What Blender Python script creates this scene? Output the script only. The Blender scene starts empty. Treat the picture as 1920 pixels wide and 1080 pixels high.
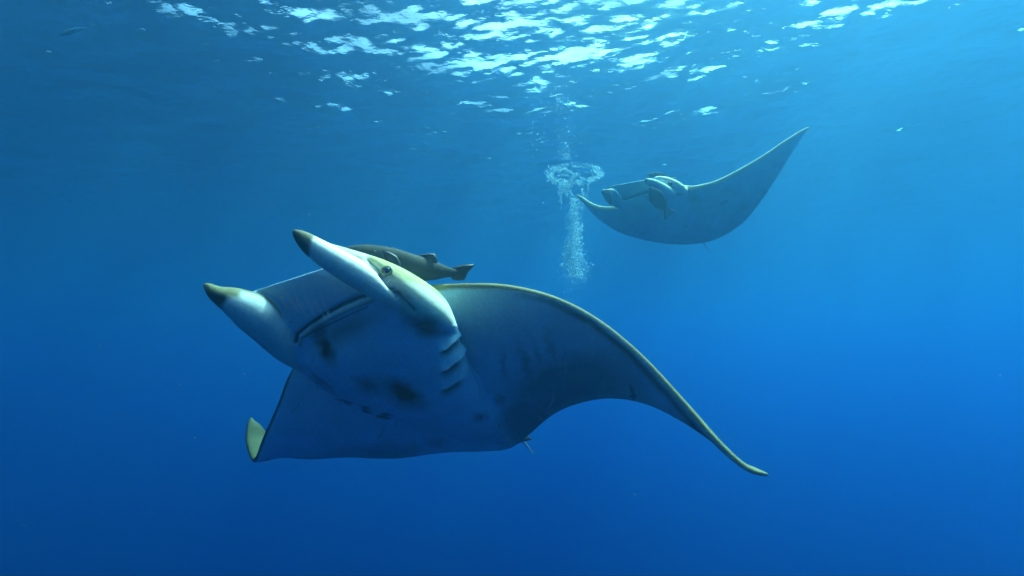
import bpy, bmesh, math, random
import numpy as np
from mathutils import Vector, Matrix, Euler, kdtree, noise

# ------------------------------------------------------------------ camera, sky, sun, exposure
SC = bpy.context.scene
COL = SC.collection
PITCH = math.radians(8.0)
SURF = 3.2                        # height of the sea surface above the camera, metres
cam_d = bpy.data.cameras.new('camera')
cam = bpy.data.objects.new('camera', cam_d); COL.objects.link(cam)
cam_d.sensor_width = 36; cam_d.lens = 18; cam_d.clip_start = 0.05; cam_d.clip_end = 1000
cam.rotation_euler = (math.radians(90) + PITCH, 0, 0)
SC.camera = cam
CAMROT = Euler((math.radians(90) + PITCH, 0, 0)).to_matrix()

SUN_EL, SUN_AZ = math.radians(62), math.radians(55)   # azimuth to the right of straight ahead
world = bpy.data.worlds.new('World'); SC.world = world; world.use_nodes = True
wn, wl = world.node_tree.nodes, world.node_tree.links
wn.clear()
wo = wn.new('ShaderNodeOutputWorld'); bg = wn.new('ShaderNodeBackground')
sky = wn.new('ShaderNodeTexSky'); sky.sky_type = 'NISHITA'; sky.sun_disc = False
sky.sun_elevation = SUN_EL; sky.sun_rotation = SUN_AZ; sky.air_density = 0.8; sky.dust_density = 9.0; sky.ozone_density = 0.0
bg.inputs['Strength'].default_value = 0.15
wl.new(sky.outputs[0], bg.inputs['Color']); wl.new(bg.outputs[0], wo.inputs['Surface'])

sun_d = bpy.data.lights.new('sun', 'SUN'); sun_d.energy = 5.0; sun_d.angle = math.radians(0.5)
sun_d.color = (1.0, 0.75, 0.61)
sun = bpy.data.objects.new('sun', sun_d); COL.objects.link(sun)
sdir = Vector((math.sin(SUN_AZ) * math.cos(SUN_EL), math.cos(SUN_AZ) * math.cos(SUN_EL), math.sin(SUN_EL)))
sun.rotation_euler = sdir.to_track_quat('Z', 'Y').to_euler()
sun.location = sdir * 30

SC.view_settings.view_transform = 'Standard'; SC.view_settings.look = 'None'
SC.view_settings.gamma = 1; SC.view_settings.use_curve_mapping = False
SC.view_settings.exposure = 2.18
SC.render.engine = 'CYCLES'
cy = SC.cycles
cy.max_bounces = 6; cy.diffuse_bounces = 3; cy.glossy_bounces = 3; cy.transmission_bounces = 3
cy.transparent_max_bounces = 12; cy.volume_bounces = 3
cy.caustics_reflective = False; cy.caustics_refractive = False
cy.use_denoising = True
try: cy.denoiser = 'OPENIMAGEDENOISE'
except Exception: pass
cy.use_adaptive_sampling = False
cy.sample_clamp_indirect = 4.0

# ------------------------------------------------------------------ helpers
def tag(o, label=None, cat=None, group=None, kind=None):
    if label: o['label'] = label
    if cat: o['category'] = cat
    if group: o['group'] = group
    if kind: o['kind'] = kind
    return o

def new_mat(name):
    m = bpy.data.materials.new(name); m.use_nodes = True
    nt = m.node_tree; nt.nodes.clear()
    out = nt.nodes.new('ShaderNodeOutputMaterial')
    return m, nt.nodes, nt.links, out

def mesh_obj(name, verts, faces, mat=None, parent=None, smooth=True):
    me = bpy.data.meshes.new(name)
    me.from_pydata([tuple(v) for v in verts], [], [tuple(f) for f in faces])
    me.update()
    if smooth: me.polygons.foreach_set('use_smooth', [True] * len(me.polygons))
    o = bpy.data.objects.new(name, me); COL.objects.link(o)
    if mat: me.materials.append(mat)
    if parent: o.parent = parent
    return o
# ------------------------------------------------------------------ the sea: surface and water body
def graded_axis(lo, hi, flo, fhi, step, grow=1.12):
    a = list(np.arange(flo, fhi + 1e-6, step)); s, x = step, a[-1]
    while x < hi: s = min(s * grow, 12); x = min(x + s, hi); a.append(x)
    s, x, b = step, a[0], []
    while x > lo: s = min(s * grow, 12); x = max(x - s, lo); b.append(x)
    return np.array(b[::-1] + a)

def build_surface():
    xs = graded_axis(-140, 140, -9, 9, 0.021); ys = graded_axis(-100, 140, 2.8, 10.5, 0.021)
    X, Y = np.meshgrid(xs, ys)
    rng = np.random.RandomState(7)
    Z = np.zeros_like(X)
    for i in range(60):
        lam = 0.085 * (1.062 ** i) * rng.uniform(.9, 1.1)
        ang = rng.normal(1.45, 0.7)
        k = 2 * math.pi / lam
        amp = 0.0052 * lam * (1.0 if lam < 0.5 else (0.5 / lam) ** 0.5)
        ph = rng.uniform(0, 6.28)
        px = X * math.cos(ang) + Y * math.sin(ang) + 0.15 * lam * np.sin(2.1 * X / lam ** .5 + ph)
        Z += amp * np.sin(k * px + ph)
    Z -= 0.15 * np.exp(-((X + .1) / 2.8) ** 2 - ((Y - 6.1) / 1.7) ** 2)
    Z += 0.08 * (Y - 4.5) * np.exp(-((X - 6.5) / 2.4) ** 2 - ((Y - 4.5) / 3.0) ** 2)
    r = np.sqrt(X ** 2 + (Y - 6) ** 2)
    Z *= 1 / (1 + (np.maximum(r - 14, 0) / 12) ** 2)
    ny, nx = X.shape
    V = np.stack([X, Y, Z + SURF], -1).reshape(-1, 3)
    idx = np.arange(ny * nx).reshape(ny, nx)
    F = np.stack([idx[:-1, :-1], idx[:-1, 1:], idx[1:, 1:], idx[1:, :-1]], -1).reshape(-1, 4)
    me = bpy.data.meshes.new('water')
    me.vertices.add(len(V)); me.vertices.foreach_set('co', V.ravel())
    me.loops.add(F.size); me.loops.foreach_set('vertex_index', F.ravel())
    me.polygons.add(len(F)); me.polygons.foreach_set('loop_start', np.arange(0, F.size, 4))
    me.polygons.foreach_set('loop_total', np.full(len(F), 4)); me.update(); me.validate()
    me.polygons.foreach_set('use_smooth', np.ones(len(F), bool))
    o = bpy.data.objects.new('water', me); COL.objects.link(o)
    m, n, l, out = new_mat('sea_surface')
    geo = n.new('ShaderNodeNewGeometry')
    # fine ripples on top of the real waves
    mp = n.new('ShaderNodeMapping'); mp.inputs['Scale'].default_value = (1.0, 1.7, 1.0)
    mp.inputs['Rotation'].default_value = (0, 0, 0.12)
    l.new(geo.outputs['Position'], mp.inputs[0])
    nz = n.new('ShaderNodeTexNoise'); nz.inputs['Scale'].default_value = 9.0; nz.inputs['Detail'].default_value = 3
    nz.inputs['Roughness'].default_value = 0.55; nz.inputs['Distortion'].default_value = 0.2
    l.new(mp.outputs[0], nz.inputs['Vector'])
    bp = n.new('ShaderNodeBump'); bp.inputs['Strength'].default_value = 1.0; bp.inputs['Distance'].default_value = 0.008
    l.new(nz.outputs['Fac'], bp.inputs['Height'])
    fr = n.new('ShaderNodeFresnel'); fr.inputs['IOR'].default_value = 1.333; l.new(bp.outputs[0], fr.inputs['Normal'])
    gl = n.new('ShaderNodeBsdfGlossy'); gl.inputs['Roughness'].default_value = 0.35
    l.new(bp.outputs[0], gl.inputs['Normal'])
    tr = n.new('ShaderNodeBsdfTransparent')
    # noise in the transparent colour stands in for ripples focusing the sunlight
    n2 = n.new('ShaderNodeTexNoise'); n2.inputs['Scale'].default_value = 0.9; n2.inputs['Detail'].default_value = 2.5
    n2.inputs['Distortion'].default_value = 0.4
    l.new(geo.outputs['Position'], n2.inputs['Vector'])
    mr = n.new('ShaderNodeMapRange'); mr.inputs['From Min'].default_value = 0.40; mr.inputs['From Max'].default_value = 0.58
    mr.inputs['To Min'].default_value = 0.34; mr.inputs['To Max'].default_value = 1.0
    l.new(n2.outputs['Fac'], mr.inputs['Value'])
    l.new(mr.outputs[0], tr.inputs['Color'])
    mx = n.new('ShaderNodeMixShader'); l.new(fr.outputs[0], mx.inputs[0]); l.new(tr.outputs[0], mx.inputs[1]); l.new(gl.outputs[0], mx.inputs[2])
    l.new(mx.outputs[0], out.inputs['Surface'])
    me.materials.append(m)
    tag(o, 'rippled underside of the sea surface with bright sky patches', None, None, 'structure')
    return o
build_surface()

def build_haze():
    x0, x1, y0, y1, z0, z1 = -141, 141, -101, 141, -60, SURF + 0.35
    v = [(x, y, z) for z in (z0, z1) for y in (y0, y1) for x in (x0, x1)]
    f = [(0, 2, 3, 1), (4, 5, 7, 6), (0, 1, 5, 4), (2, 6, 7, 3), (0, 4, 6, 2), (1, 3, 7, 5)]
    o = mesh_obj('haze', v, f, smooth=False)
    m, n, l, out = new_mat('sea_water')
    pv = n.new('ShaderNodeVolumePrincipled')
    pv.inputs['Color'].default_value = WATER_COL
    pv.inputs['Absorption Color'].default_value = WATER_ABS
    pv.inputs['Density'].default_value = WATER_DEN
    pv.inputs['Anisotropy'].default_value = WATER_G
    l.new(pv.outputs[0], out.inputs['Volume'])
    o.data.materials.append(m)
    tag(o, 'clear blue open-sea water filling the whole scene', None, None, 'stuff')
WATER_DEN, WATER_G = 0.28, 0.85
WATER_COL = (0.036, 0.135, 0.210, 1)
WATER_ABS = (0.0, 0.54, 0.86, 1)
build_haze()
# ------------------------------------------------------------------ curve and loft helpers
F_PX = 960.0
def P(px, py, d):                      # a point of the scene at forward distance d (metres)
    v = CAMROT @ Vector(((px - 960) / F_PX * d, (540 - py) / F_PX * d, -d))
    return np.array(v)
RINV = np.array(CAMROT.transposed())
def project(V):
    c = V @ RINV.T
    d = -c[:, 2]
    return 960 + c[:, 0] / d * F_PX, 540 - c[:, 1] / d * F_PX, d

def catmull(rows, n):
    A = np.array(rows, float); m = len(A)
    t = np.linspace(0, m - 1, n); i = np.clip(t.astype(int), 0, m - 2); f = (t - i)[:, None]
    p0 = A[np.maximum(i - 1, 0)]; p1 = A[i]; p2 = A[i + 1]; p3 = A[np.minimum(i + 2, m - 1)]
    p0 = np.where((i == 0)[:, None], 2 * p1 - p2, p0); p3 = np.where((i == m - 2)[:, None], 2 * p2 - p1, p3)
    return 0.5 * (2 * p1 + (p2 - p0) * f + (2 * p0 - 5 * p1 + 4 * p2 - p3) * f ** 2 + (3 * p1 - p0 - 3 * p2 + p3) * f ** 3)

def unit(a): return a / np.maximum(np.linalg.norm(a, axis=-1, keepdims=True), 1e-9)

class Shell:                           # collects closed source shells with a "dorsal" value and a part code
    def __init__(s): s.V = []; s.F = []; s.dors = []; s.part = []; s.n = 0
    def add(s, grid, dors, part):      # grid (rings, pts, 3), rings closed, ends capped
        R, K, _ = grid.shape
        base = s.n
        s.V.append(grid.reshape(-1, 3)); s.dors.append(dors.reshape(-1)); s.part.append(np.full(R * K, part))
        for r in range(R - 1):
            for k in range(K):
                a = base + r * K + k; b = base + r * K + (k + 1) % K
                s.F.append((a, b, b + K, a + K))
        s.n += R * K
        for r, flip in ((0, True), (R - 1, False)):
            c = grid[r].mean(0); s.V.append(c[None]); s.dors.append(np.array([dors[r].mean()])); s.part.append(np.array([part]))
            for k in range(K):
                a = base + r * K + k; b = base + r * K + (k + 1) % K
                s.F.append((b, a, s.n) if flip else (a, b, s.n))
            s.n += 1
    def arrays(s): return np.concatenate(s.V), s.F, np.concatenate(s.dors), np.concatenate(s.part)

def wing_shell(sh, rows, nst=170, nch=36, part=0, hmin=0.0035, efac=0.0):
    # rows: LEx,LEy,LEd, TEx,TEy,TEd, edge radius, camber
    R = catmull(rows, nst)
    LE = np.array([P(*r[0:3]) for r in R]); TE = np.array([P(*r[3:6]) for r in R])
    v = (1 - np.cos(np.linspace(0, math.pi, nch))) / 2
    v = np.linspace(0, 1, nch) ** 1.6
    mid = LE[:, None] * (1 - v)[None, :, None] + TE[:, None] * v[None, :, None]
    du = np.gradient(mid, axis=0); dv = (TE - LE)[:, None] * np.ones((1, nch, 1))
    nrm = unit(np.cross(du, dv))
    # smooth normals along the span so folds stay clean
    for _ in range(4): nrm[1:-1] = unit(nrm[:-2] + 2 * nrm[1:-1] + nrm[2:])
    c0 = nst // 2
    if (nrm[c0].mean(0) @ np.array(CAMROT @ Vector((0, 0, -1)))) > 0: nrm = -nrm   # +nrm = belly side, towards the viewer
    cam_ = R[:, 7][:, None, None]
    mid = mid + nrm * cam_ * (np.sin(np.pi * v) ** 1.0)[None, :, None]
    chord = np.linalg.norm(TE - LE, axis=1)[:, None]
    x = v[None] * chord
    h = np.sqrt(2 * R[:, 6][:, None] * x) * (1 - v[None]) ** 1.6
    h = 0.018 * np.tanh(h / 0.018) + hmin
    h[:, 0] = 0.004
    top = mid + nrm * h[..., None]; bot = (mid - nrm * h[..., None])[:, ::-1]
    grid = np.concatenate([top, bot], 1)
    fac = 1.25 - 0.8 * np.clip((R[:, 0] - 980) / 160, 0, 1) * efac
    dt = np.clip(((fac * R[:, 6])[:, None] - x) / 0.003, 0, 1)      # edge itself carries the back's colour
    dors = np.concatenate([dt, np.ones_like(dt)], 1)
    sh.add(grid, dors, part)
    return LE, TE, R

def body_shell(sh, rows, nr=60, K=48, part=1, power=0.85, dlim=0.3):
    # rows: Lx,Ly,Ld, Rx,Ry,Rd, belly bulge, back bulge
    R = catmull(rows, nr)
    L = np.array([P(*r[0:3]) for r in R]); Q = np.array([P(*r[3:6]) for r in R])
    c = (L + Q) / 2; hw = (Q - L) / 2
    ax = np.gradient(c, axis=0)
    n = unit(np.cross(hw, ax))
    view = np.array(CAMROT @ Vector((0, 0, -1)))
    for i in range(len(n)):
        if n[i] @ view > 0: n[i] = -n[i]
    for _ in range(6): n[1:-1] = unit(n[:-2] + n[1:-1] + n[2:])
    th = np.linspace(0, 2 * math.pi, K, endpoint=False)
    cs, sn = np.cos(th), np.sin(th)
    cs = np.sign(cs) * np.abs(cs) ** power; sp = np.sign(sn) * np.abs(sn) ** power
    hgt = np.where(sn[None] > 0, np.maximum(R[:, 6], .008)[:, None], np.maximum(R[:, 7], .008)[:, None]) * sp[None]
    grid = c[:, None] + hw[:, None] * cs[None, :, None] + n[:, None] * hgt[..., None]
    dors = np.clip(-sn / dlim, 0, 1)[None] * np.ones((nr, 1))
    sh.add(grid, dors, part)

def tube_shell(sh, rows, nr=40, K=24, part=2, flat=0.7, up=(0, 0, 1), dlim=(0.55, 0.9)):
    # rows: x,y,d, radius in photo pixels
    R = catmull(rows, nr)
    c = np.array([P(*r[0:3]) for r in R]); rad = np.maximum(R[:, 3], 1) / F_PX * R[:, 2]
    ax = unit(np.gradient(c, axis=0)); vdir = unit(c)
    side = unit(np.cross(ax, vdir)); dep = unit(np.cross(side, ax))
    if side[len(side) // 2] @ np.array(up) < 0: side = -side
    th = np.linspace(0, 2 * math.pi, K, endpoint=False)
    s0 = side[:, None] * np.cos(th)[None, :, None]; d0 = dep[:, None] * np.sin(th)[None, :, None] * flat
    # rounded ends
    t = np.linspace(0, 1, nr); 
    grid = c[:, None] + (s0 + d0) * rad[:, None, None]
    dors = np.clip((np.cos(th) - dlim[0]) / (dlim[1] - dlim[0]), 0, 1)[None] * np.ones((nr, 1))
    sh.add(grid, dors, part)

def remesh_shell(sh, voxel):
    V, F, D, PT = sh.arrays()
    me = bpy.data.meshes.new('src'); me.from_pydata(V.tolist(), [], F); me.update()
    o = bpy.data.objects.new('src', me); COL.objects.link(o)
    md = o.modifiers.new('r', 'REMESH'); md.mode = 'VOXEL'; md.voxel_size = voxel; md.adaptivity = 0
    dg = bpy.context.evaluated_depsgraph_get(); ev = o.evaluated_get(dg)
    m2 = bpy.data.meshes.new_from_object(ev)
    bpy.data.objects.remove(o); bpy.data.meshes.remove(me)
    nv = len(m2.vertices); co = np.empty(nv * 3); m2.vertices.foreach_get('co', co); co = co.reshape(-1, 3)
    kd = kdtree.KDTree(len(V))
    for i, p in enumerate(V): kd.insert(p, i)
    kd.balance()
    near = np.empty((nv, 3), int); wt = np.empty((nv, 3))
    for i, p in enumerate(co):
        for j, (q, idx, dist) in enumerate(kd.find_n(p, 3)): near[i, j] = idx; wt[i, j] = 1 / (dist + 1e-3) ** 2
    wt /= wt.sum(1, keepdims=True)
    return m2, co, (D[near] * wt).sum(1), PT[near[:, 0]], near[:, 0]

def edges_of(me):
    e = np.empty(len(me.edges) * 2, int); me.edges.foreach_get('vertices', e); return e.reshape(-1, 2)

def laplace(co, E, w, it):
    deg = np.bincount(E.ravel(), minlength=len(co)).astype(float)[:, None]
    for _ in range(it):
        s = np.zeros_like(co)
        for a in range(3):
            s[:, a] = np.bincount(E[:, 0], co[E[:, 1], a], len(co)) + np.bincount(E[:, 1], co[E[:, 0], a], len(co))
        co = co + (s / np.maximum(deg, 1) - co) * (w[:, None] if hasattr(w, 'shape') else w)
    return co

def smooth_val(v, E, it):
    deg = np.bincount(E.ravel(), minlength=len(v)).astype(float)
    for _ in range(it):
        v = .5 * v + .5 * (np.bincount(E[:, 0], v[E[:, 1]], len(v)) + np.bincount(E[:, 1], v[E[:, 0]], len(v))) / np.maximum(deg, 1)
    return v

def normals_of(me, co):
    me.vertices.foreach_set('co', co.ravel()); me.update()
    n = np.empty(len(me.vertices) * 3); me.vertices.foreach_get('normal', n)
    return n.reshape(-1, 3)

def seg_dist(px, py, pts):             # distance to a polyline in the photograph's pixels, and position along it
    best = np.full(len(px), 1e9); par = np.zeros(len(px)); sgn = np.zeros(len(px)); tot = 0
    pts = np.array(pts, float)
    for a, b in zip(pts[:-1], pts[1:]):
        d = b - a; L = np.hypot(*d)
        t = np.clip(((px - a[0]) * d[0] + (py - a[1]) * d[1]) / L ** 2, 0, 1)
        qx, qy = px - a[0] - t * d[0], py - a[1] - t * d[1]
        dist = np.hypot(qx, qy); m = dist < best
        best = np.where(m, dist, best); par = np.where(m, tot + t * L, par)
        sgn = np.where(m, np.sign(d[0] * qy - d[1] * qx), sgn); tot += L
    return best, par / tot, sgn

def blob(px, py, cx, cy, rx, ry, ang=0, soft=0.35):
    a = math.radians(ang); x = (px - cx) * math.cos(a) + (py - cy) * math.sin(a); y = -(px - cx) * math.sin(a) + (py - cy) * math.cos(a)
    r = np.sqrt((x / rx) ** 2 + (y / ry) ** 2)
    return np.clip((1 + soft - r) / (2 * soft), 0, 1) ** 1.5

def wobble(V, scale, seed=0):
    return np.array([noise.noise((p[0] * scale + seed, p[1] * scale, p[2] * scale)) for p in V])

def mixc(c, col, w): return c * (1 - w[:, None]) + np.array(col)[None] * w[:, None]

def skin_mat(name, rough=0.5, mott=0.12, bump=0.25, scale=60, spec=0.35):
    m, n, l, out = new_mat(name)
    b = n.new('ShaderNodeBsdfPrincipled'); a = n.new('ShaderNodeAttribute'); a.attribute_name = 'pigment'
    tc = n.new('ShaderNodeTexCoord')
    nz = n.new('ShaderNodeTexNoise'); nz.inputs['Scale'].default_value = scale; nz.inputs['Detail'].default_value = 5
    n2 = n.new('ShaderNodeTexNoise'); n2.inputs['Scale'].default_value = scale / 9; n2.inputs['Detail'].default_value = 4
    l.new(tc.outputs['Object'], nz.inputs['Vector']); l.new(tc.outputs['Object'], n2.inputs['Vector'])
    ad = n.new('ShaderNodeMath'); ad.operation = 'ADD'; l.new(nz.outputs['Fac'], ad.inputs[0]); l.new(n2.outputs['Fac'], ad.inputs[1])
    mr = n.new('ShaderNodeMapRange'); mr.inputs['From Min'].default_value = 0.7; mr.inputs['From Max'].default_value = 1.3
    mr.inputs['To Min'].default_value = 1 - mott; mr.inputs['To Max'].default_value = 1 + mott * 0.6
    l.new(ad.outputs[0], mr.inputs['Value'])
    vm = n.new('ShaderNodeVectorMath'); vm.operation = 'SCALE'; l.new(a.outputs['Color'], vm.inputs[0]); l.new(mr.outputs[0], vm.inputs['Scale'])
    l.new(vm.outputs[0], b.inputs['Base Color'])
    b.inputs['Roughness'].default_value = rough; b.inputs['Specular IOR Level'].default_value = spec
    bp = n.new('ShaderNodeBump'); bp.inputs['Strength'].default_value = bump; bp.inputs['Distance'].default_value = 0.003
    l.new(nz.outputs['Fac'], bp.inputs['Height']); l.new(bp.outputs[0], b.inputs['Normal'])
    l.new(b.outputs[0], out.inputs['Surface'])
    return m

def plain_mat(name, col, rough=0.5, spec=0.4, mott=0.2, scale=80):
    m, n, l, out = new_mat(name)
    b = n.new('ShaderNodeBsdfPrincipled'); tc = n.new('ShaderNodeTexCoord')
    nz = n.new('ShaderNodeTexNoise'); nz.inputs['Scale'].default_value = scale; nz.inputs['Detail'].default_value = 4
    l.new(tc.outputs['Object'], nz.inputs['Vector'])
    cr = n.new('ShaderNodeValToRGB')
    cr.color_ramp.elements[0].position = .3; cr.color_ramp.elements[1].position = .7
    cr.color_ramp.elements[0].color = (*[c * (1 - mott) for c in col], 1); cr.color_ramp.elements[1].color = (*[min(1, c * (1 + mott)) for c in col], 1)
    l.new(nz.outputs['Fac'], cr.inputs['Fac']); l.new(cr.outputs['Color'], b.inputs['Base Color'])
    b.inputs['Roughness'].default_value = rough; b.inputs['Specular IOR Level'].default_value = spec
    l.new(b.outputs[0], out.inputs['Surface'])
    return m

def finish_body(me, co, col, origin, root, mat, name='body'):
    me.vertices.foreach_set('co', (co - origin).ravel())
    at = me.color_attributes.new('pigment', 'FLOAT_COLOR', 'POINT')
    at.data.foreach_set('color', np.concatenate([np.clip(col, 0, 1), np.ones((len(col), 1))], 1).ravel())
    me.polygons.foreach_set('use_smooth', np.ones(len(me.polygons), bool)); me.update()
    me.materials.clear(); me.materials.append(mat)
    o = bpy.data.objects.new(name, me); COL.objects.link(o); o.parent = root
    me.name = name
    return o

def place_empty(name, loc):
    o = bpy.data.objects.new(name, None); COL.objects.link(o); o.location = loc; o.empty_display_size = 0.2
    return o

def tube_mesh(name, pts, radii, mat, root, origin, K=8, squash=None):
    pts = np.array(pts, float); ax = unit(np.gradient(pts, axis=0))
    ref = np.array([0.3, 0.9, 0.2]); s = unit(np.cross(ax, ref)); t = np.cross(ax, s)
    V, F = [], []
    for i in range(len(pts)):
        for k in range(K):
            a = 2 * math.pi * k / K
            V.append(pts[i] - origin + radii[i] * (s[i] * math.cos(a) + t[i] * math.sin(a)))
    for i in range(len(pts) - 1):
        for k in range(K): F.append((i * K + k, i * K + (k + 1) % K, (i + 1) * K + (k + 1) % K, (i + 1) * K + k))
    F.append(tuple(range(K))[::-1]); F.append(tuple((len(pts) - 1) * K + k for k in range(K)))
    return mesh_obj(name, V, F, mat, root)

def ball_mesh(name, loc, r, mat, root, origin, seg=20, squash=(1, 1, 1)):
    bm = bmesh.new(); bmesh.ops.create_uvsphere(bm, u_segments=seg, v_segments=seg // 2, radius=r)
    bmesh.ops.scale(bm, vec=squash, verts=bm.verts); bmesh.ops.translate(bm, vec=Vector(loc - origin), verts=bm.verts)
    me = bpy.data.meshes.new(name); bm.to_mesh(me); bm.free()
    me.polygons.foreach_set('use_smooth', [True] * len(me.polygons)); me.materials.append(mat)
    o = bpy.data.objects.new(name, me); COL.objects.link(o); o.parent = root
    return o

def surface_hit(body, root, px, py):
    o = np.array([0, 0, 0.]); d = unit(P(px, py, 1.0))
    dg_co = Vector(o) - root.location
    from mathutils.bvhtree import BVHTree
    if 'bvh' not in surface_hit.__dict__ or surface_hit.key != body.name:
        me = body.data; surface_hit.bvh = BVHTree.FromPolygons([v.co.copy() for v in me.vertices], [tuple(p.vertices) for p in me.polygons]); surface_hit.key = body.name
    loc, nor, idx, dist = surface_hit.bvh.ray_cast(dg_co, Vector(d))
    if loc is None: return None, None
    return np.array(loc + root.location), np.array(nor)
# ------------------------------------------------------------------ the near devil ray
BELLY = (0.46, 0.76, 0.92); BACK = (0.24, 0.20, 0.08); PALE = (.84, .82, .74); DARK = (0.022, 0.028, 0.026); SPOT = (0.012, 0.025, 0.032)  # BELLY has the blue water light mixed into a white belly
def front_manta():
    sh = Shell()
    wing_shell(sh, [
        (470, 782, 3.14, 472, 784, 3.15, .004, 0),
        (463, 798, 3.10, 492, 800, 3.15, .005, 0),
        (461, 830, 3.03, 508, 826, 3.13, .006, 0),
        (475, 864, 2.92, 530, 852, 3.06, .006, 0),
        (494, 818, 2.85, 575, 861, 3.02, .006, .00),
        (522, 755, 2.78, 650, 858, 2.99, .007, .01),
        (547, 690, 2.68, 740, 860, 2.98, .008, .02),
        (590, 640, 2.52, 840, 850, 2.99, .009, .02),
        (690, 570, 2.38, 945, 845, 2.98, .009, .05),
        (795, 538, 2.27, 987, 822, 2.96, .013, .035),
        (870, 532, 2.25, 1040, 776, 2.82, .0135, .025),
        (955, 536, 2.24, 1100, 753, 2.68, .0125, .01),
        (1033, 555, 2.25, 1160, 748, 2.56, .0095, -.01),
        (1112, 595, 2.21, 1222, 762, 2.41, .007, -.01),
        (1186, 655, 2.16, 1290, 798, 2.28, .006, -.01),
        (1257, 732, 2.11, 1345, 836, 2.19, .005, -.005),
        (1322, 808, 2.07, 1382, 862, 2.11, .0045, 0),
        (1374, 860, 2.03, 1399, 872, 2.07, .005, 0),
        (1410, 885, 2.00, 1416, 877, 2.05, .005, 0),
        (1443, 892, 1.98, 1442, 889, 1.99, .003, 0)], nst=190, efac=1.0)
    body_shell(sh, [
        (470, 547, 1.96, 690, 476, 1.94, .006, .006),
        (478, 562, 1.985, 700, 488, 1.94, .012, .018),
        (508, 604, 2.05, 727, 515, 1.96, .025, .06),
        (538, 645, 2.10, 775, 560, 2.02, .05, .10),
        (562, 682, 2.17, 832, 598, 2.12, .11, .10),
        (592, 705, 2.28, 862, 636, 2.28, .15, .08),
        (640, 728, 2.42, 884, 690, 2.46, .15, .06),
        (705, 755, 2.58, 915, 750, 2.64, .115, .05),
        (785, 792, 2.76, 945, 800, 2.81, .06, .04),
        (900, 832, 2.96, 962, 835, 2.95, .015, .015)], nr=70, K=64)
    # the cephalic fin towards the viewer's right, and the side of the head with the eye
    tube_shell(sh, [(550, 431, 1.735, 3), (556, 437, 1.74, 9), (570, 449, 1.75, 16), (592, 466, 1.77, 21), (625, 487, 1.80, 25), (665, 511, 1.84, 27),
                    (705, 537, 1.88, 24), (742, 562, 1.93, 18), (772, 584, 1.98, 10), (786, 592, 2.0, 4)], nr=60, K=36, part=2, flat=.95, dlim=(.9, 1.0))
    tube_shell(sh, [(600, 455, 1.95, 4), (640, 472, 1.95, 10), (680, 489, 1.95, 15), (712, 507, 1.955, 22), (744, 531, 1.96, 31), (776, 558, 1.98, 37),
                    (804, 580, 2.04, 37), (826, 597, 2.12, 25), (841, 610, 2.21, 14), (850, 618, 2.28, 6)], nr=60, K=36, part=3, flat=1.25, dlim=(.5, .9))
    # the other cephalic fin
    tube_shell(sh, [(382, 532, 1.83, 3), (389, 537, 1.835, 8), (407, 551, 1.85, 16), (438, 565, 1.88, 27), (474, 586, 1.94, 36), (503, 616, 2.02, 32),
                    (538, 655, 2.12, 26), (570, 684, 2.20, 16)], nr=60, K=40, part=4, flat=1.0, dlim=(.75, .95))
    me, co, D, PT, near = remesh_shell(sh, 0.0052)
    E = edges_of(me)
    D = smooth_val(D, E, 3)
    px, py, dd = project(co)
    co = laplace(co, E, 0.5, 3)
    # blend the joint of trunk and wings
    w = np.clip(1 - seg_dist(px, py, [(600, 725), (700, 780), (800, 830), (930, 850)])[0] / 45, 0, 1)
    w = np.maximum(w, np.clip(1 - seg_dist(px, py, [(855, 585), (885, 640), (920, 740), (965, 820)])[0] / 80, 0, 1))
    w = np.maximum(w, 0.8 * blob(px, py, 545, 650, 60, 60)) 
    w = np.maximum(w, .7 * np.clip(1 - seg_dist(px, py, [(512, 556), (522, 590), (540, 640)])[0] / 16, 0, 1))
    w *= (PT != 2)
    w = np.maximum(w, .8 * np.clip(1 - seg_dist(px, py, [(765, 590), (800, 612), (840, 628), (858, 618), (862, 600)])[0] / 30, 0, 1))
    w = np.maximum(w, .9 * np.clip(1 - seg_dist(px, py, [(842, 560), (858, 592), (866, 622)])[0] / 34, 0, 1))
    co = laplace(co, E, w * 0.6, 55)
    # relief: mouth groove and lip, gill flaps
    N = normals_of(me, co); px, py, dd = project(co)
    facing = (N * unit(co)).sum(1) < -0.05
    MOUTH = [(554, 642), (556, 628), (575, 612), (605, 592), (640, 573), (672, 560), (705, 549)]
    md, mp, ms = seg_dist(px, py, MOUTH)
    lipzone = facing & ((PT == 1) | (PT == 4))
    g = np.exp(-(md / 4.5) ** 2) * 0.016
    lipd, _, _ = seg_dist(px, py, [(563, 645), (568, 632), (585, 617), (612, 600), (645, 583), (678, 569), (708, 558)])
    g2 = np.exp(-(lipd / 5.0) ** 2) * 0.009
    rostro = 0
    # four gill flaps, each a raised scallop with an open slit under its lower rim
    RIMS = [[(846, 588), (860, 603), (863, 617), (858, 632), (838, 650), (806, 664)],
            [(860, 630), (870, 643), (871, 656), (864, 668), (840, 688), (806, 700)],
            [(866, 667), (875, 680), (876, 692), (869, 704), (839, 724), (806, 733)]]
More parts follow.
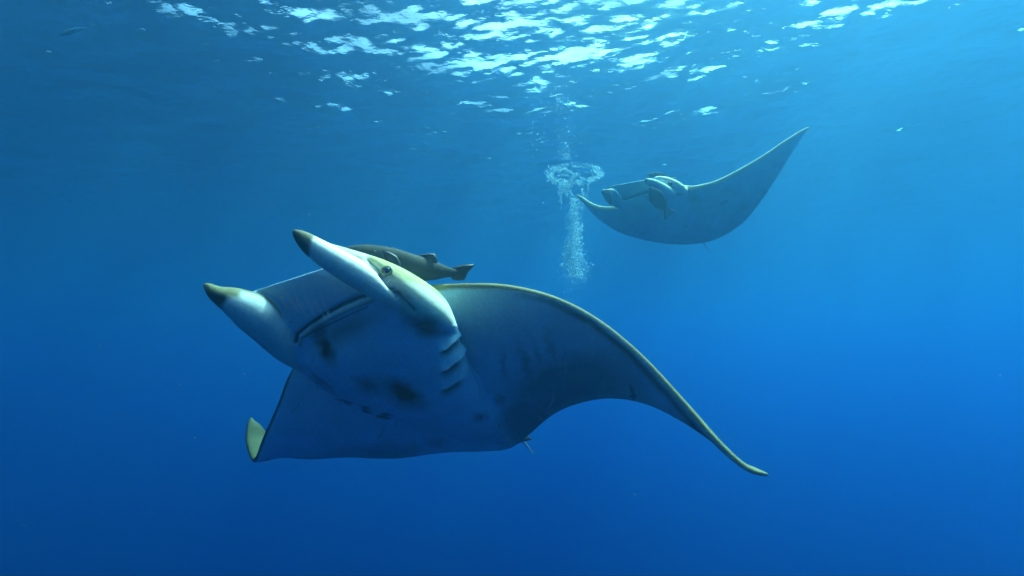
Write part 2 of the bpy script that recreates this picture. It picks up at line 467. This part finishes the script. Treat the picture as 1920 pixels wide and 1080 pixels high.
    def gill_fields(px, py):
        gill = np.zeros(len(px)); slit = np.zeros(len(px)); rimw = np.zeros(len(px))
        for rim in RIMS:
            gd, gp, gs = seg_dist(px, py, rim)
            ins = seg_dist(np.array([828.0]), np.array([rim[2][1] + 8.0]), rim)[2][0]
            inside = gs == ins; env = np.clip(np.sin(np.pi * np.clip(gp, 0.02, .98)) * 1.6, 0, 1) * np.clip(gp / .4, 0, 1)
            gill += np.where(inside, 0.022 * np.exp(-gd / 14), -0.012 * np.exp(-gd / 9)) * env
            slit = np.maximum(slit, np.where(~inside, np.exp(-(gd / 9.5) ** 2), np.exp(-(gd / 1.5) ** 2)) * np.clip((gp - .36) / .15, 0, 1) * np.clip((.86 - gp) / .12, 0, 1))
            rimw = np.maximum(rimw, np.where(inside, np.exp(-((gd - 3) / 2.5) ** 2), 0) * env)
        return gill, slit, rimw
    gill = gill_fields(px, py)[0]
    crd = seg_dist(px, py, [(690, 486), (708, 504), (730, 534), (752, 561), (776, 584)])[0]
    groove = np.where((PT == 3) | (PT == 2), -0.014 * np.exp(-(crd / 5) ** 2), 0)
    gill = gill + np.where(PT == 3, -0.010 * blob(px, py, 735, 540, 40, 9, 52, .9), 0)
    co = co + N * (np.where(lipzone, -g + g2, 0) + np.where(facing & (PT != 2), gill, 0) + groove)[:, None]
    co = laplace(co, E, 0.3, 1)
    N = normals_of(me, co); px, py, dd = project(co)
    # pigment, with some light and shade put into the colour
    slit, rimw = gill_fields(px, py - 6)[1:]
    D = np.where(facing & (PT == 1) & (N @ np.array([0, 0, 1.]) < .25), 0, D)
    D = np.where(facing & (PT == 0) & (px > 780) & (px < 960) & (py > 556), 0, D)
    wob = wobble(co, 9.0); wob2 = wobble(co, 28.0, 5)
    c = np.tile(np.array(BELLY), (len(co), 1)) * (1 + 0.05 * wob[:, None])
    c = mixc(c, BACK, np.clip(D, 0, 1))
    wing = PT == 0
    fade = np.where(PT == 3, np.clip((606 - py + .25 * (px - 800)) / 16, 0, 1), 1.0)  # cheek's turn from sunlit white to shaded blue, put into the colour
    c = mixc(c, PALE, ((PT == 2) | (PT == 3) | (PT == 4)) * (1 - np.clip(D, 0, 1)) * fade)
    c = mixc(c, (.88, .80, .50), (PT == 3) * (1 - np.clip(D, 0, 1)) * fade * .6)
    LEr = [(870, 532), (955, 536), (1033, 555), (1112, 595), (1186, 655), (1257, 732), (1322, 808), (1374, 860), (1410, 886), (1443, 893)]
    ld, lp, _ = seg_dist(px, py, LEr)
    belly = (D < .5)
    # dark line just under the outer leading edge
    c = mixc(c, DARK, np.where(wing & belly, np.exp(-((ld - 10) / 6.5) ** 2) * np.clip((lp - .12) / .2, 0, 1) * 0.97, 0))
    c = mixc(c, (.75, .78, .7), np.where(wing & belly & (px < 1010), np.exp(-((ld - 5) / 2.5) ** 2), 0))
    c = mixc(c, (.10, .078, .024), wing * (px < 506) * (py > 765) * np.clip((dd - 2.93) / .02, 0, 1))  # curled tip's back colour darkened to stand in for weaker sunlight
    l2, _, _ = seg_dist(px, py, [(547, 688), (522, 755), (494, 820), (476, 864)])
    c = mixc(c, DARK, np.where(wing & (dd < 2.95), np.clip(1.6 - l2 / 4, 0, 1), 0))
    face = facing & belly & (PT != 2) & (PT != 3)
    S = np.zeros(len(co)); pxw = px + wob2 * 9; pyw = py + wob * 10
    for (x, y, rx, ry, an, so, st) in [
        (610, 648, 16, 32, -22, .55, 1.0), (648, 618, 66, 22, -25, .8, .62), (600, 622, 22, 14, -30, .7, .8), (757, 737, 42, 20, 30, .6, .97), (690, 722, 30, 14, 15, .8, .7),
        (800, 612, 34, 15, 15, .7, .9), (900, 783, 15, 11, 0, .8, .85), (647, 753, 12, 3.5, 22, .6, .8), (685, 769, 12, 4, 15, .6, .9), (721, 779, 13, 4, 10, .6, .9),
        (1060, 722, 120, 55, -14, .45, .62), (985, 792, 62, 52, -35, .35, .62), (1115, 715, 95, 45, 5, .6, .5), (945, 690, 6, 32, -8, .8, .45),
        (990, 690, 9, 45, -18, .7, .5), (1012, 678, 7, 40, -20, .7, .35), (1035, 665, 8, 40, -15, .8, .35), (1185, 735, 6, 22, -18, .6, .9),
        (938, 752, 12, 12, 0, .7, .6), (820, 828, 26, 6, 5, .8, .35), (740, 845, 120, 14, 0, .9, .3), (600, 716, 40, 5, 38, .8, .6), (546, 600, 3.5, 2, 20, .6, .6)]:  # slanted streak at the trunk's left edge is painted crease shade
        S = np.maximum(S, blob(pxw, pyw, x, y, rx, ry, an, so) * st)
    S = np.where(face | (facing & (PT == 3) & (py > 588)), S, 0)
    # shade of the gill slits, put into the colour as dark bands
    face2 = facing & (D < .6) & ((PT != 3) | (py > 592)) & (PT != 2)
    S = np.maximum(S, np.where(face2, slit * .95, 0))
    c = mixc(c, (.66, .82, .84), np.where(face2, rimw * .4, 0))  # flap rims lightened in the colour to bring out weakly lit relief
    c = mixc(c, SPOT, S)
    c = mixc(c, (.02, .03, .035), np.where(lipzone & face, np.exp(-(md / 3.6) ** 4) * 0.95, 0))
    c = mixc(c, (.16, .2, .2), np.where(lipzone & face, np.exp(-((lipd) / 4) ** 2) * 0.7, 0))
    c = mixc(c, (.02, .03, .035), np.where(lipzone & face, np.exp(-((seg_dist(px, py, [(566, 634), (588, 622), (620, 607), (650, 593), (690, 575)])[0]) / 1.8) ** 2) * 0.8, 0))
    # pale scratches on the roof of the snout
    for k in range(16):
        x0 = 528 + k * 5.2 + 3 * math.sin(k * 5); y0 = 556 + 10 * math.sin(k * 2.1) + k * .6
        sd = seg_dist(px, py, [(x0, y0), (x0 + 6, y0 + 15), (x0 + 13, y0 + 24 + 5 * math.sin(k))])[0]
        c = mixc(c, (.95, .9, .85), np.where(face, np.exp(-(sd / 1.8) ** 2) * (.5 if k % 3 else .9), 0))
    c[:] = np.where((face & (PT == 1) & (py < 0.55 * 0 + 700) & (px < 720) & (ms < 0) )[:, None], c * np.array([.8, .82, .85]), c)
    # thin old scars and scratches on the belly
    rg = np.random.RandomState(21)
    for k in range(26):
        x0, y0 = rg.uniform(560, 1150), rg.uniform(600, 830); an = rg.normal(.9, .5); L = rg.uniform(8, 30)
        pts = [(x0 + L * t * math.cos(an + .4 * t), y0 + L * t * math.sin(an + .4 * t)) for t in (0, .35, .7, 1)]
        c = mixc(c, (.85, .88, .86) if k % 3 else (.06, .10, .12), np.where(face & belly, np.exp(-(seg_dist(px, py, pts)[0] / 1.3) ** 2) * rg.uniform(.2, .55), 0))
    # cephalic fins: dark tips with a brownish upper rim
    t1 = (px - 546) * .8 + (py - 430) * .6 - np.clip(-(px - 546) * .6 + (py - 430) * .8, -8, 40) * .55 - 5
    f1 = PT == 2
    c = mixc(c, DARK, np.where(f1, np.clip((44 - t1 + wob2 * 5) / 9, 0, 1), 0))
    c = mixc(c, (.20, .17, .09), np.where(f1, np.clip((44 - t1) / 9, 0, 1) * np.clip(((t1 * .75 + 430) - py + 6) / 6, 0, 1) * .8, 0))
    f2 = PT == 4
    t2 = (px - 380) * .86 + (py - 530) * .5
    c = mixc(c, DARK, np.where(f2, np.clip((64 - t2 + wob2 * 8 - np.clip((py - 560), 0, 60) * .35) / 12, 0, 1), 0))
    c = mixc(c, (.27, .24, .11), np.where(f2, np.clip((78 - t2 + wob2 * 6) / 14, 0, 1) * np.clip((547 + (px - 380) * .26 - py) / 8, 0, 1), 0))
    # head side: olive around the eye and along the brow
    h3 = PT == 3
    e = blob(px, py, 727, 507, 26, 14, 40, .8)
    c = mixc(c, (.42, .38, .16), np.where(h3 | (PT == 1), e * .8, 0))
    br = seg_dist(px, py, [(700, 484), (735, 498), (765, 519), (800, 532), (830, 534)])[0]
    c = mixc(c, (.40, .36, .13), np.where(h3 | wing | (PT == 1), np.exp(-(br / 10) ** 2), 0))
    cr = crd
    c = mixc(c, (.06, .09, .11), np.where(h3 | f1, np.exp(-(cr / 2.6) ** 2) * .9, 0))  # shadow in the crease behind the fin, painted as a dark line
    c = mixc(c, (.22, .36, .44), np.where(h3, blob(px, py, 738, 541, 44, 10, 52, .9) * .7, 0))  # shade of the recess beside the crease, painted darker blue
    origin = P(760, 690, 2.4)
    root = place_empty('manta_ray', Vector(origin))
    tag(root, 'large devil ray in front with white belly, mouth and drooping wings, fish on its back', 'ray', 'devil rays gliding below the surface')
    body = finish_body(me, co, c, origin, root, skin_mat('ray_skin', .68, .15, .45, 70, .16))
    # eye
    loc, nor = surface_hit(body, root, 725, 508)
    eye = ball_mesh('eye', loc - nor * 0.006, 0.019, plain_mat('eye_dark', (.012, .014, .014), .12, .6, .3), root, origin, 24)
    rim = plain_mat('eyelid_skin', (.30, .29, .13), .5)
    ax1 = unit(np.cross(nor, np.array([0, 0, 1.]))); ax2 = np.cross(nor, ax1)
    pts = [loc + nor * 0.003 + 0.0205 * (ax1 * math.cos(t) + ax2 * math.sin(t) * .8) for t in np.linspace(0, 2 * math.pi, 22)]
    tube_mesh('eyelid', pts, [0.0042] * 22, rim, eye, origin)
    # tail, thin as a whip
    whip = plain_mat('tail_skin', (.30, .36, .36), .5)
    tp = catmull([P(955, 838, 2.99), P(975, 826, 3.05), P(985, 832, 3.2), P(996, 846, 3.45), P(1000, 850, 3.6)], 24)
    tube_mesh('tail', tp, np.linspace(.009, .0025, 24), whip, root, origin)
    # small pelvic fin beside the tail
    a0, a1, a2, a3 = P(968, 826, 2.99), P(998, 824, 3.03), P(982, 812, 2.99), P(955, 835, 2.98)
    nn = unit(np.cross(a1 - a0, a2 - a0)) * .004
    V = [a3 + nn, a1 + nn * .3, a2 + nn, a3 - nn, a1 - nn * .3, a2 - nn]
    mesh_obj('pelvic_fin', [v - origin for v in V], [(0, 1, 2), (5, 4, 3), (0, 3, 4, 1), (1, 4, 5, 2), (2, 5, 3, 0)], plain_mat('fin_skin', (.12, .16, .17), .5), root)
    return root, body
front_root, front_body = front_manta()
# ------------------------------------------------------------------ remoras riding on the rays
def remora(label, spine, tail, dorsal_fins, pectoral, up_img=(0.2, -1), flat=0.75, col=(.085, .088, .075), group=None, tailthick=.004, drk=.6):
    # spine rows: x, y, d, radius(px)
    R = catmull(spine, 46); K = 28
    c = np.array([P(*r[:3]) for r in R]); rad = np.maximum(R[:, 3], .6) / F_PX * R[:, 2]
    ax = unit(np.gradient(c, axis=0)); vd = unit(c)
    side = unit(np.cross(ax, vd)); dep = unit(np.cross(side, ax))
    m = len(R) // 2
    u2 = P(R[m, 0] + up_img[0] * 20, R[m, 1] + up_img[1] * 20, R[m, 2]) - c[m]
    if side[m] @ u2 < 0: side = -side
    origin = c[m]
    root = place_empty('remora', Vector(origin)); tag(root, label, 'fish', group)
    th = np.linspace(0, 2 * math.pi, K, endpoint=False)
    V = c[:, None] + rad[:, None, None] * (side[:, None] * np.cos(th)[None, :, None] + dep[:, None] * np.sin(th)[None, :, None] * flat)
    F = []
    for i in range(len(R) - 1):
        for k in range(K): F.append((i * K + k, i * K + (k + 1) % K, (i + 1) * K + (k + 1) % K, (i + 1) * K + k))
    F.append(tuple(range(K))[::-1]); F.append(tuple((len(R) - 1) * K + k for k in range(K)))
    V = V.reshape(-1, 3)
    me = bpy.data.meshes.new('body'); me.from_pydata((V - origin).tolist(), [], F); me.update()
    top = np.tile(np.cos(th), len(R))
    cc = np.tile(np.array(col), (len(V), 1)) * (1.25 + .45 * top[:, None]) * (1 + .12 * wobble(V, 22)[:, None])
    me.color_attributes.new('pigment', 'FLOAT_COLOR', 'POINT').data.foreach_set('color', np.concatenate([cc, np.ones((len(cc), 1))], 1).ravel())
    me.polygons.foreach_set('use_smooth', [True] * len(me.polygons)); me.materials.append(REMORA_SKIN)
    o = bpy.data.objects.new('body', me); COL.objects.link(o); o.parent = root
    def fin(name, outline, d, thick, base=None, dd=None):
        # outline in photo pixels at the fish's own distance; thickness tapers to the rim
        n = len(outline); ds = dd if dd else [d] * n
        pts = np.array([P(x, y, q) for (x, y), q in zip(outline, ds)])
        cen = pts.mean(0); nn = unit(np.cross(pts[1] - pts[0], pts[n // 2] - pts[0]))
        inner = cen + (pts - cen) * .72
        Vf = [*pts, *(inner + nn * thick), *(inner - nn * thick), cen + nn * thick, cen - nn * thick]
        Ff = []
        for i in range(n):
            j = (i + 1) % n
            Ff += [(i, j, n + j, n + i), (j, i, 2 * n + i, 2 * n + j), (n + i, n + j, 3 * n), (2 * n + j, 2 * n + i, 3 * n + 1)]
        return mesh_obj(name, [v - origin for v in Vf], Ff, REMORA_FIN, root)
    fin('tail_fin', tail[0], tail[1], tailthick)
    for ol, d in dorsal_fins: fin('dorsal_fin', ol, d, .004)
    if pectoral: fin('pectoral_fin', pectoral[0], None, .0025, dd=pectoral[1])
    return root, o, origin
REMORA_SKIN = skin_mat('remora_skin', .7, .25, .4, 90, .04)
REMORA_FIN = plain_mat('remora_fin', (.035, .036, .032), .55, .35, .35, 60)

rt, ro, rorig = remora('dark grey remora lying on the back of the front ray behind its eye',
    [(636, 470, 2.10, 4), (650, 473, 2.11, 11), (676, 478, 2.13, 20), (705, 484, 2.16, 24), (738, 491, 2.19, 25), (770, 501, 2.22, 25),
     (795, 505, 2.25, 22), (817, 508, 2.275, 17), (835, 510, 2.29, 11), (847, 511, 2.30, 8), (857, 511, 2.31, 5)],
    ([(843, 505), (856, 499), (872, 496), (888, 495), (890, 498), (884, 504), (878, 510), (875, 517), (871, 525), (858, 526), (848, 524), (843, 516)], 2.31),
    [([(779, 480), (790, 477), (805, 475), (816, 476), (819, 484), (820, 494), (806, 493), (792, 488)], 2.24),
     ([(728, 462), (738, 464), (748, 469), (753, 474), (745, 477), (734, 472)], 2.18)],
    ([(716, 468), (730, 472), (744, 480), (751, 492), (752, 510), (745, 507), (735, 497), (722, 484)], [2.09, 2.09, 2.09, 2.09, 2.08, 2.08, 2.09, 2.09]),
    col=(.050, .050, .040), group='remoras travelling with the rays')
eyeloc = P(702, 472, 2.105)
ball_mesh('eye', eyeloc, .006, plain_mat('fish_eye', (.10, .10, .09), .15), rt, rorig, 12)
# ------------------------------------------------------------------ the far devil ray
def rear_manta():
    sh = Shell()
    wing_shell(sh, [
        (1080, 364, 5.45, 1081, 366, 5.46, .006, 0),
        (1093, 373, 5.42, 1092, 377, 5.50, .020, 0),
        (1112, 384, 5.36, 1108, 397, 5.52, .030, 0),
        (1132, 389, 5.30, 1132, 418, 5.56, .026, .01),
        (1156, 387, 5.25, 1164, 437, 5.64, .014, .02),
        (1192, 380, 5.20, 1206, 451, 5.75, .012, .05),
        (1236, 368, 5.12, 1250, 458, 5.82, .012, .06),
        (1276, 350, 5.04, 1297, 459, 5.76, .016, .05),
        (1305, 349, 4.98, 1342, 449, 5.62, .018, .03),
        (1344, 339, 4.92, 1386, 424, 5.42, .018, .0),
        (1388, 317, 4.86, 1419, 388, 5.22, .018, -.01),
        (1432, 291, 4.80, 1446, 350, 5.02, .017, -.01),
        (1471, 264, 4.75, 1472, 308, 4.87, .015, 0),
        (1500, 246, 4.71, 1498, 267, 4.77, .011, 0),
        (1518, 237, 4.68, 1517, 239, 4.69, .006, 0)], nst=170, hmin=.007)
    body_shell(sh, [
        (1138, 350, 5.02, 1240, 331, 4.90, .012, .012),
        (1142, 360, 5.03, 1246, 340, 4.91, .02, .05),
        (1150, 378, 5.08, 1262, 356, 4.98, .06, .10),
        (1163, 396, 5.17, 1285, 376, 5.12, .13, .12),
        (1186, 418, 5.32, 1302, 400, 5.30, .15, .10),
        (1218, 434, 5.50, 1296, 425, 5.50, .08, .05),
        (1250, 446, 5.72, 1285, 444, 5.72, .02, .02)], nr=50, K=48)
    tube_shell(sh, [(1209, 337, 4.74, 3), (1215, 340, 4.74, 6), (1225, 345, 4.76, 9), (1238, 353, 4.81, 11), (1252, 360, 4.88, 10), (1264, 366, 4.95, 5)],
               nr=40, K=28, part=2, flat=.8, dlim=(.7, .95))
    tube_shell(sh, [(1228, 333, 4.93, 3), (1240, 337, 4.93, 7), (1254, 343, 4.93, 10), (1268, 351, 4.95, 11), (1280, 358, 5.0, 9), (1290, 363, 5.05, 4)],
               nr=40, K=28, part=3, flat=1.0, dlim=(.4, .8))
    tube_shell(sh, [(1129, 356, 4.86, 3), (1132, 359, 4.86, 6), (1138, 363, 4.88, 10), (1145, 367, 4.93, 14), (1153, 376, 5.0, 12), (1164, 388, 5.1, 8)],
               nr=40, K=28, part=4, flat=.5, dlim=(.5, .8))
    me, co, D, PT, near = remesh_shell(sh, 0.0095)
    E = edges_of(me); co = laplace(co, E, 0.5, 2)
    px, py, dd = project(co)
    w = np.clip(1 - seg_dist(px, py, [(1165, 400), (1200, 435), (1250, 450), (1300, 445), (1310, 400), (1295, 372)])[0] / 26, 0, 1) * (PT != 2)
    co = laplace(co, E, w * .6, 60)
    N = normals_of(me, co); px, py, dd = project(co)
    facing = (N * unit(co)).sum(1) < -0.05
    md = seg_dist(px, py, [(1167, 376), (1190, 368), (1215, 361)])[0]
    co = co - N * np.where(facing & (PT == 1), np.exp(-(md / 2.6) ** 2) * .02, 0)[:, None]
    wob2 = wobble(co, 14.0, 5)
    c = np.tile(np.array((.26, .62, .74)), (len(co), 1)) * (1 + 0.06 * wob2[:, None])  # blue water light carried by the far belly's base colour
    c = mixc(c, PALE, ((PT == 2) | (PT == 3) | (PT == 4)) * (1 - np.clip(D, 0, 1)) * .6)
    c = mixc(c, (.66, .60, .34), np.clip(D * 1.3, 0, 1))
    face = facing & (D < .5)
    S = np.zeros(len(co))
    for (x, y, rx, ry, an, so, st) in [(1357, 380, 7, 3, -25, .6, .85), (1217, 371, 5, 6, 0, .6, .6), (1285, 424, 6, 3, -20, .8, .5), (1300, 370, 12, 8, 20, .9, .3), (1385, 398, 26, 8, -50, .9, .25)]:
        S = np.maximum(S, blob(px, py, x, y, rx, ry, an, so) * st)
    c = mixc(c, SPOT, np.where(face, S, 0))
    c = mixc(c, (.02, .03, .035), np.where(face & (PT == 1), np.exp(-(md / 2.2) ** 2) * .95, 0))
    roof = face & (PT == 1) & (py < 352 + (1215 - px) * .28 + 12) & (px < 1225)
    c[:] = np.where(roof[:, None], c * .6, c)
    c = mixc(c, DARK, np.where((PT == 4), np.clip((py - 357 - (px - 1130) * .45) / 4, 0, 1) * np.clip((1151 - px) / 5, 0, 1) * .9, 0))
    c = mixc(c, (.09, .40, .55), np.where((PT == 4), np.clip((px - 1148) / 3, 0, 1), 0))
    c = mixc(c, (.05, .055, .04), np.where((PT == 2), np.clip((1213 - px) / 3, 0, 1), 0))
    origin = P(1270, 390, 5.3)
    root = place_empty('manta_ray', Vector(origin))
    tag(root, 'smaller distant devil ray with one wing raised, beside the bubble column', 'ray', 'devil rays gliding below the surface')
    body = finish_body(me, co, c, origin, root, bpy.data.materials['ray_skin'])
    loc, nor = surface_hit(body, root, 1256, 345)
    if loc is not None: ball_mesh('eye', loc, 0.022, bpy.data.materials['eye_dark'], root, origin, 16)
    tp = catmull([P(1308, 448, 5.72), P(1318, 454, 5.75), P(1324, 462, 5.9), P(1333, 473, 6.2)], 20)
    tube_mesh('tail', tp, np.linspace(.012, .004, 20), bpy.data.materials['tail_skin'], root, origin)
    return root, body
rear_root, rear_body = rear_manta()

remora('dark remora clinging under the throat of the distant ray, tail hanging down',
    [(1219, 352, 4.66, 3), (1223, 359, 4.64, 9), (1230, 369, 4.66, 14), (1237, 379, 4.70, 12), (1243, 387, 4.78, 8), (1247, 392, 4.84, 4), (1249, 395, 4.88, 3)],
    ([(1246, 391), (1252, 391), (1261, 394), (1268, 396), (1262, 401), (1256, 404), (1250, 410), (1245, 413), (1245, 404), (1245, 397)], 4.88),
    [([(1226, 378), (1232, 380), (1240, 390), (1234, 391), (1228, 388)], 4.72)], None,
    up_img=(-1, 0), flat=.8, col=(.006, .008, .008), group='remoras travelling with the rays', tailthick=.008)
remora('dark remora resting flat on top of the distant ray, above its curled fin',
    [(1214, 330, 5.02, 2), (1220, 329, 5.03, 4), (1230, 328, 5.05, 5), (1240, 330, 5.08, 5), (1250, 333, 5.10, 3), (1257, 336, 5.11, 2)],
    ([(1255, 334), (1262, 333), (1268, 332), (1265, 337), (1263, 341), (1257, 339)], 5.11), [], None,
    col=(.035, .035, .025), group='remoras travelling with the rays', tailthick=.008)
# ------------------------------------------------------------------ the faint fish under the surface, upper left
def far_fish():
    d = 4.5
    spine = catmull([(112, 66, d, 1), (118, 64, d, 3.0), (128, 61, d, 4.4), (140, 57, d, 4.0), (152, 54, d, 2.2), (160, 53, d, 1.2)], 30)
    c = np.array([P(*r[:3]) for r in spine]); origin = c[15]
    root = place_empty('fish', Vector(origin)); tag(root, 'faint slender fish just under the surface at the far upper left', 'fish')
    rad = np.maximum(spine[:, 3], .5) / F_PX * d
    m = plain_mat('hazed_fish_skin', (.03, .20, .34), .5)  # blue water haze put into the skin colour so it looks faint
    tube_mesh('body', c, rad, m, root, origin, 14)
    def fin(name, pts):
        q = np.array([P(x, y, d) for x, y in pts]); n = unit(c[15]) * .003; k = len(q)
        V = [*(q + n), *(q - n)]; F = [tuple(range(k)), tuple(range(2 * k - 1, k - 1, -1))] + [(i, k + i, k + (i + 1) % k, (i + 1) % k) for i in range(k)]
        mesh_obj(name, [v - origin for v in V], F, m, root, smooth=False)
    fin('tail_fin', [(158, 52), (166, 46), (164, 53), (168, 59), (159, 55)])
    fin('dorsal_fin', [(132, 57), (140, 50), (144, 55)])
far_fish()

# ------------------------------------------------------------------ bubbles and drifting specks
def bubble_mat():
    m, n, l, out = new_mat('bubble_film')
    fr = n.new('ShaderNodeFresnel'); fr.inputs['IOR'].default_value = 1.6
    gl = n.new('ShaderNodeBsdfGlossy'); gl.inputs['Roughness'].default_value = .3
    df = n.new('ShaderNodeBsdfDiffuse'); df.inputs['Color'].default_value = (.66, .92, 1.0, 1)  # blue water tint put into the otherwise neutral bubble colour
    tl = n.new('ShaderNodeBsdfTranslucent'); tl.inputs['Color'].default_value = (.66, .92, 1.0, 1)
    tr = n.new('ShaderNodeBsdfTransparent')
    a = n.new('ShaderNodeMixShader'); a.inputs[0].default_value = .65; l.new(df.outputs[0], a.inputs[1]); l.new(tl.outputs[0], a.inputs[2])
    b = n.new('ShaderNodeMixShader'); l.new(fr.outputs[0], b.inputs[0]); l.new(a.outputs[0], b.inputs[1]); l.new(gl.outputs[0], b.inputs[2])
    c = n.new('ShaderNodeMixShader'); c.inputs[0].default_value = .7; l.new(tr.outputs[0], c.inputs[1]); l.new(b.outputs[0], c.inputs[2])
    l.new(c.outputs[0], out.inputs['Surface'])
    return m
BUB = bubble_mat()
def ico(level):
    bm = bmesh.new(); bmesh.ops.create_icosphere(bm, subdivisions=level, radius=1)
    v = np.array([p.co for p in bm.verts]); f = np.array([[q.index for q in p.verts] for p in bm.faces]); bm.free(); return v, f
IV, IF = ico(1)
def blobs_mesh(name, pts, rad, mat, label, cat=None, kind='stuff'):
    pts = np.array(pts); rad = np.array(rad); n = len(pts); k = len(IV)
    sq = np.random.RandomState(3).uniform(.7, 1.1, (n, 1, 3))
    V = (pts[:, None] + IV[None] * rad[:, None, None] * sq).reshape(-1, 3)
    F = (IF[None] + (np.arange(n) * k)[:, None, None]).reshape(-1, 3)
    me = bpy.data.meshes.new(name); me.vertices.add(len(V)); me.vertices.foreach_set('co', V.ravel())
    me.loops.add(F.size); me.loops.foreach_set('vertex_index', F.ravel())
    me.polygons.add(len(F)); me.polygons.foreach_set('loop_start', np.arange(0, F.size, 3)); me.polygons.foreach_set('loop_total', np.full(len(F), 3))
    me.update(); me.polygons.foreach_set('use_smooth', np.ones(len(F), bool)); me.materials.append(mat)
    o = bpy.data.objects.new(name, me); COL.objects.link(o); tag(o, label, cat, None, kind)
    return o
def bubbles():
    rg = np.random.RandomState(11); d0 = 5.9
    pts, rad = [], []
    def put(x, y, dz, r):
        q = P(x, y, d0 + dz)
        if q[2] > SURF - .14: return
        pts.append(q); rad.append(r * 1.12 * (2.2 if rg.uniform() < .04 else 1) / F_PX * d0)
    # the lower plume, wide at its foot
    for i in range(5600):
        y = 395 + 130 * rg.beta(2.2, 1.6)
        t = (y - 395) / 130
        cx = 1076 + 4 * math.sin(y * .05) + (2 if t < .5 else 2)
        w = 6 + 17 * min(1, t * 1.3) ** 1.2
        x = cx + rg.normal(0, 1) * w * .55
        put(x, y, rg.normal(0, .1), rg.gamma(2, .17) + .10)
    for i in range(700):
        y = 515 + rg.exponential(18); put(1078 + rg.normal(0, 17), min(y, 575), rg.normal(0, .12), rg.gamma(2, .12) + .1)
    # thin rope between plume and cap
    for i in range(900):
        y = rg.uniform(372, 430); put(1076 + rg.normal(0, 3 + (y - 372) * .08), y, rg.normal(0, .05), rg.gamma(2, .15) + .1)
    # ring-shaped cap
    for i in range(1500):
        a = rg.uniform(0, 2 * math.pi); rr = 1 + rg.normal(0, .10) + .12 * noise.noise((3 * math.cos(a), 3 * math.sin(a), 2))
        if noise.noise((1.6 * math.cos(a), 1.6 * math.sin(a), 9)) < -.15 and rg.uniform() < .7: continue
        x = 1076 + 47 * rr * math.cos(a) + 2 * math.sin(3 * a); y = 326 + 19 * rr * math.sin(a) + rg.normal(0, 1.6) - .06 * (x - 1076)
        put(x, y, .3 * math.sin(a), rg.gamma(2, .2) + .15)
    for i in range(1500):
        a = rg.uniform(0, 2 * math.pi); rr = math.sqrt(rg.uniform(0, 1)) * .98
        x = 1076 + 46 * rr * math.cos(a); y = 328 + 18 * rr * math.sin(a)
        if noise.noise((x * .09, y * .2, 3)) > .05: put(x, y, rg.normal(0, .15), rg.gamma(2, .17) + .12)
    for i in range(700):                       # inner loop on the left
        a = rg.uniform(0, 2 * math.pi); rr = 1 + rg.normal(0, .08)
        put(1054 + 21 * rr * math.cos(a), 331 + 12 * rr * math.sin(a), 0, rg.gamma(2, .2) + .15)
    # skirt hanging under the cap
    for i in range(3200):
        t = rg.beta(1.1, 1.7); y = 338 + 75 * t; w = 34 * (1 - .55 * t)
        x = 1074 + w * (1.5 * rg.uniform(-.66, .66)) + rg.normal(0, 2)
        if noise.noise((x * .11, y * .03, 7)) > -.1: put(x, y, rg.normal(0, .15), rg.gamma(2, .12) + .1)
    # wisps drifting up to the surface
    for i in range(550):
        y = 300 - rg.exponential(38); 
        if y < 185: continue
        put(1062 + rg.normal(0, 7 + (300 - y) * .05) , y, rg.normal(0, .2), rg.gamma(2, .13) + .1)
    for i in range(900):
        x = 1052 + rg.normal(0, 24); y = 182 + rg.normal(0, 17) + .05 * abs(x - 1052)
        if noise.noise((x * .05, y * .22, 1)) > 0: put(x, y, rg.normal(0, .2), rg.gamma(2, .13) + .12)
    for i in range(130):
        put(rg.normal(1010, 26), rg.normal(275, 42), rg.normal(0, .4), rg.gamma(2, .2) + .15)
    for i in range(60):
        put(rg.normal(1028, 10), rg.uniform(330, 480), rg.normal(0, .4), rg.gamma(2, .15) + .15)
    blobs_mesh('air_bubbles', pts, rad, BUB, 'column of rising air bubbles with a ring-shaped cap, left of the far ray')
bubbles()
def specks():
    rg = np.random.RandomState(5); pts, rad = [], []
    for i in range(420):
        d = rg.uniform(1.6, 9); x = rg.uniform(0, 1920); y = 1080 * rg.beta(1.1, 2.0)
        p = P(x, y, d)
        if p[2] > SURF - .25: continue
        pts.append(p); rad.append(rg.gamma(2, .00045) + .0006)
    m = plain_mat('drifting_specks', (.8, .8, .74), .8)
    blobs_mesh('drifting_particles', pts, rad, m, 'tiny pale specks drifting in the open water')
specks()
